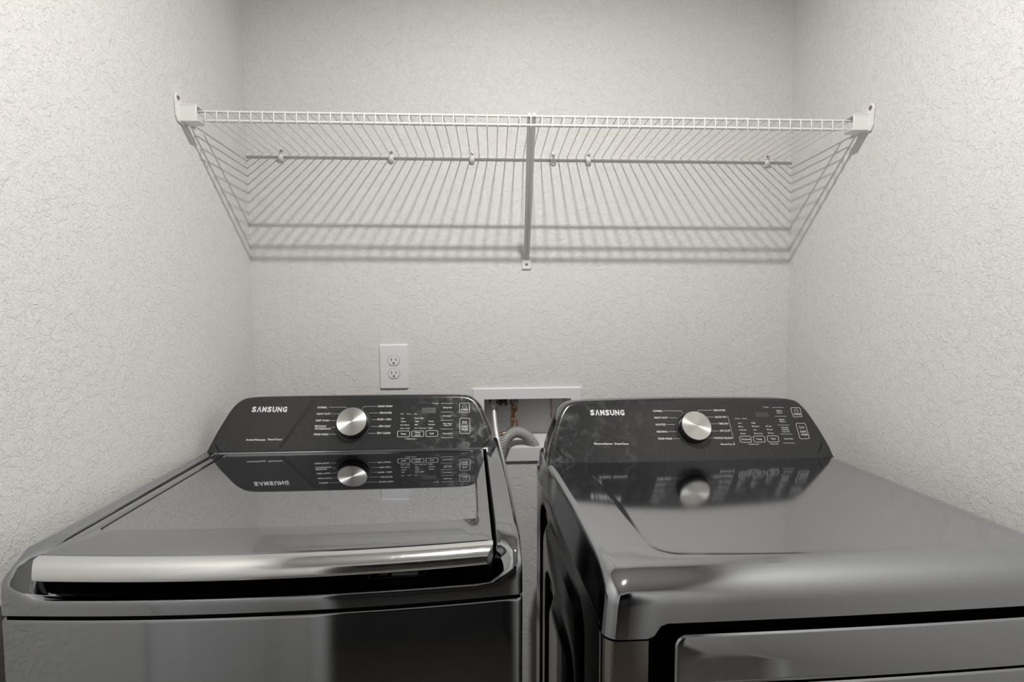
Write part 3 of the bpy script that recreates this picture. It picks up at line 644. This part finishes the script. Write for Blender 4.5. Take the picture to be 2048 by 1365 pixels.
# lid
LX = .3045
def lid_o(d, z, y0=.0): return [(x, y, z) for x, y in outline(-LX+d, LX-d, y0+d+.0, .5215-d, .006, .010, .0195)]
def gl_o(d, z): return [(x, y, z) for x, y in outline(-.284+d, .284-d, .098+d, .509-d, .010, .012, .010)]
LZ = 1.0045
YT = .0185
lid = MB().loft([lid_o(.004, .986, YT), lid_o(0, .988, YT), lid_o(0, LZ-.004, YT), lid_o(.0012, LZ-.0012, YT), lid_o(.0045, LZ, YT), gl_o(-.0015, LZ), gl_o(-.0002, LZ-.0008), gl_o(0, LZ-.0040), gl_o(.004, LZ-.0042)], True, True).build('lid', M_STEEL, washer, sharp=30)
MB().loft([gl_o(.0008, LZ-.0041), gl_o(.0008, LZ-.0030), gl_o(.0016, LZ-.0024)], False, True).build('lid_glass', M_GLASS, lid, sharp=25)
# chrome handle strip along the bowed front edge
prof = [(.0010, -.0030), (.0000, -.0008), (-.0030, .0000), (-.0080, -.0006), (-.0125, -.0014), (-.0165, -.0029), (-.0200, -.0050), (-.0230, -.0078), (-.0255, -.0112), (-.0274, -.0150), (-.0280, -.0188), (-.0270, -.0224), (-.0245, -.0245), (-.0180, -.0245), (-.0060, -.0215), (.0010, -.0195)]
rings = []
NX = 48
for k in range(NX+1):
    u = -1+2*k/NX
    row = []
    for j, (dy, dz) in enumerate(prof):
        x = u*LX + (.0075*(-dy/.028) if u < -.9 else 0)*0
        xe = LX - .010*max(0, -dy-.012)/.016
        x = u*xe; yb = YT - .0195*(1-(x/LX)**2)
        row.append((x, yb+dy, LZ-.0008+dz))
    rings.append(row)
MB().loft(rings, True, True).build('lid_handle', M_CHROME, lid, sharp=50)
for s in (-1, 1): MB().tube([(s*.3035, .5235, 1.0035), (s*.3100, .5235, 1.0035)], .0032, 12).build('hinge_pin', M_SCREW, lid)
for x in (-.22, .245): MB().lathe([(.0001, .0032), (.005, .0026), (.0085, .0)], 18, Matrix.Translation((x, -.004+.03*(x/.3)**2, .9770)) @ Matrix.Rotation(math.pi, 4, 'X')).build('lid_bumper', M_BLACK, lid)
halfW = [(.3418, -.003), (.3352, .0230), (.3300, .0404), (.3228, .0640), (.3132, .0890), (.3035, .1128), (.2955, .1266), (.2855, .1375), (.2733, .1444), (.2571, .1478), (.2228, .1493), (.12, .1500), (0, .1502)]
cp, to3 = console(washer, .534, halfW, M_FASCIA_W, .655, 1.0)
print_all(cp, to3, tabs('W_'))
m = MB(); m.add([to3(u, v, .00025) for u, v in W_STRIPE], [(0, 1, 2, 3)]); m.build('gloss_stripe', M_STRIPE, cp, smooth=False)
for s in (-1, 1):
    m = MB(); put_stroke(m, [(s*.3035, .0105), (s*.3115, .0180), (s*.3195, .0290)], to3, .0007, .0005); m.build('corner_seam', M_GAP, cp, smooth=False)
dial(washer, to3, -.0080, .0728, .0416, .0345)
feet(washer, [(-.29, .06), (.29, .06), (-.29, .6), (.29, .6)])

# ------------------------------------------------------------------ dryer
dryer = thing('clothes_dryer', 'black stainless front-load dryer with a dished flat top, right of the washer', 'dryer', M=machine_matrix(.446, -.912, .05, .0107))
DB = .004
def smooth01(t): t = max(0., min(1., t)); return t*t*(3-2*t)
def zbot(x, y):     # lower edge of the top panel: dips at the front corners
    if y < .03 and abs(x) > .262: return .930 - .0190*smooth01((abs(x)-.266)/.018)
    if y < .03: return .930
    return .911 + .0140*smooth01((y-.020)/.05)
def rolled(t):
    """rings of the top panel: t 0..1 sweeps the rolled edge; the front roll is much larger than the side roll"""
    out = []
    base = outline(-.3435, .3435, 0, .665, .022, .018, DB, 76)
    for (x, y) in base:
        f = smooth01(1-(y-.0)/.075)                 # front weight
        am = math.radians(90-11*f); a = t*am
        V = .0105 + (.036-.0105)*f; Hh = (.013 + (.0435-.013)*f)/(1-math.cos(am))
        ins = Hh*(1-math.cos(a)); zz = .9885 - V*(math.sin(am)-math.sin(a))
        inx = (.010+.012*f)*(1-math.cos(a))*1.2 + .010*min(1, max(0, (zz-.93)/.058))
        # front moves back, sides move in
        fx = 1 - inx/.3435
        yy = y + ins*smooth01(1-y/.30) - .010*smooth01((y-.5)/.16)*(1-math.cos(a))
        out.append((x*fx, yy, zz))
    return out
base = outline(-.3435, .3435, 0, .665, .022, .018, DB, 76)
skirt = [(x, y, zbot(x, y)) for x, y in base]
skirt_in = [(x*.985, y+.006 if y < .3 else y-.004, zbot(x, y)) for x, y in base]
def dish(d, z): return [(x, y, z) for x, y in outline(-.257+d, .312-d, .063+d*1.5, .560, .036-d*.4, .004, .016, 76)]
r = [skirt_in, skirt] + [rolled(t) for t in (0, .12, .25, .38, .5, .62, .74, .86, 1.0)]
r += [dish(-.001, .98862), dish(0, .98858), dish(.002, .98820), dish(.0055, .98755), dish(.009, .98708), dish(.012, .98690)]
MB().loft(r, False, True).build('top_panel', M_STEEL_SOFT, dryer, sharp=60)
# cabinet shell: sides, back, front frame around a dark opening
HX = .3430
def dryer_side(sgn, pressed):
    def P(y, z, d=0): return (sgn*(HX-d), y, z)
    def rr(y0, y1, z0, z1, rf, d): return [P(y, z, d) for y, z in outline(y0, y1, z0, z1, rf, rf, 0, 12, 14, 6)]
    rings = [rr(.0230, .635, .03, .9215, .001, .006), rr(.0230, .635, .03, .9215, .0015, .0016), rr(.0242, .634, .031, .9200, .0015, 0)]
    for (y0, y1, zt_, rad, d) in ((.108, .578, .893, .055, 0), (.1105, .5755, .8905, .053, .007), (.113, .573, .888, .052, .0085), (.121, .545, .860, .050, .0085), (.1225, .5435, .8585, .050, .0080), (.137, .529, .844, .046, .0004), (.1385, .5275, .8425, .045, 0),
                                  (.178, .500, .772, .050, 0), (.1805, .4975, .7695, .049, .007), (.183, .495, .767, .048, .0085), (.191, .455, .735, .045, .0085), (.1925, .4535, .7335, .044, .0080), (.207, .439, .719, .040, .0004), (.2085, .4375, .7175, .039, 0)):
        rings.append(rr(y0, y1, .12+(.893-zt_)*.8, zt_, rad, d))
    MB().loft(rings, False, True).build('side_panel', M_STEEL_SIDE, dryer, sharp=28)
dryer_side(-1, True); dryer_side(1, True)
MB().box(-HX+.0045, HX-.0045, .020, .60, .915, .928).build('seam_gap_fill', M_GAP, dryer)  # near-black block behind the seam so the gap reads dark
MB().box(-HX+.004, HX-.004, .60, .634, .03, .92).build('back_panel', M_STEEL_SIDE, dryer)
MB().box(-HX+.006, HX-.006, .034, .60, .03, .06).build('base_pan', M_STEEL_SIDE, dryer)
# front frame: left and right rolled columns and a lower strip
def column(sgn):
    P = [(.022, .3425), (.012, .3420)]
    pts = [(sgn*.3420, .0225), (sgn*.3425, .018)]
    for k in range(9):
        a = math.radians(90*k/8); pts.append((sgn*(.3245+.018*math.cos(a)), .018-.018*math.sin(a)))
    pts += [(sgn*.300, -.0008), (sgn*.2862, -.0012), (sgn*.2850, .0005), (sgn*.2850, .034), (sgn*.3420, .034)]
    MB().loft([[(x, y, z) for x, y in pts] for z in (.03, .9085)], True, True).build('front_column', M_COLUMN, dryer, sharp=30)
M_COLUMN = steel('warm_reflection_stainless', (.36, .335, .295), .14)  # beige reflection along the columns put into the base colour
column(-1); column(1)
MB().box(-.285, .285, .004, .034, .03, .10).build('lower_front_panel', M_STEEL_SOFT, dryer, bevel=.002)
MB().box(-.290, .290, .040, .052, .03, .930).build('front_recess', M_GAP, dryer)  # near-black sheet painting the shade deep in the gap round the door
# seam strip between top panel and side
# door: upper handle strip and door skin, bowed slightly
def slab(x0, x1, z0, z1, rt, rb_, yf, th, name, mat, parent):
    def R(d, y):
        out = []
        for x, z in outline(x0+d, x1-d, z0+d, z1-d, max(rb_-d, .001), max(rt-d, .001), 0, 20, 10, 8):
            out.append((x, y - DB*(1-(x/.30)**2), z))
        return out
    return MB().loft([R(0, yf+th), R(0, yf+.006), R(.0008, yf+.003), R(.0028, yf+.0008), R(.006, yf)], True, True).build(name, mat, parent, sharp=25)
door_ = slab(-.2515, .2515, .20, .8425, .002, .02, -.001, .030, 'door', M_STEEL_SOFT, dryer)
slab(-.2515, .2515, .8445, .9135, .016, .002, -.001, .030, 'door_handle', M_STEEL_SOFT, dryer)
halfD = [(.3352, -.012), (.3322, .0060), (.3305, .0193), (.3262, .0361), (.3195, .0587), (.3115, .0815), (.3035, .1020), (.2950, .1170), (.2838, .1300), (.2700, .1362), (.2430, .1398), (.16, .1420), (0, .1437)]
cpd, to3d = console(dryer, .515, halfD, M_FASCIA_D, .645, .975)
print_all(cpd, to3d, tabs('D_'))
for s in (-1, 1):
    m = MB(); put_stroke(m, [(s*.2960, .0030), (s*.3050, .0140), (s*.3130, .0265)], to3d, .0007, .0005); m.build('corner_seam', M_GAP, cpd, smooth=False)
for u, v in D_ICONS:
    m = MB(); put_stroke(m, [(u+.0016*math.cos(a), v+.0016*math.sin(a)) for a in [math.pi*2*k/10 for k in range(10)]], to3d, .00015, .0004, closed=True); m.build('status_icon', M_DISPLAY, cpd, smooth=False)
dial(dryer, to3d, .0093, .0658, .0408, .0335)
feet(dryer, [(-.29, .06), (.29, .06), (-.29, .6), (.29, .6)])
bpy.context.view_layer.update()
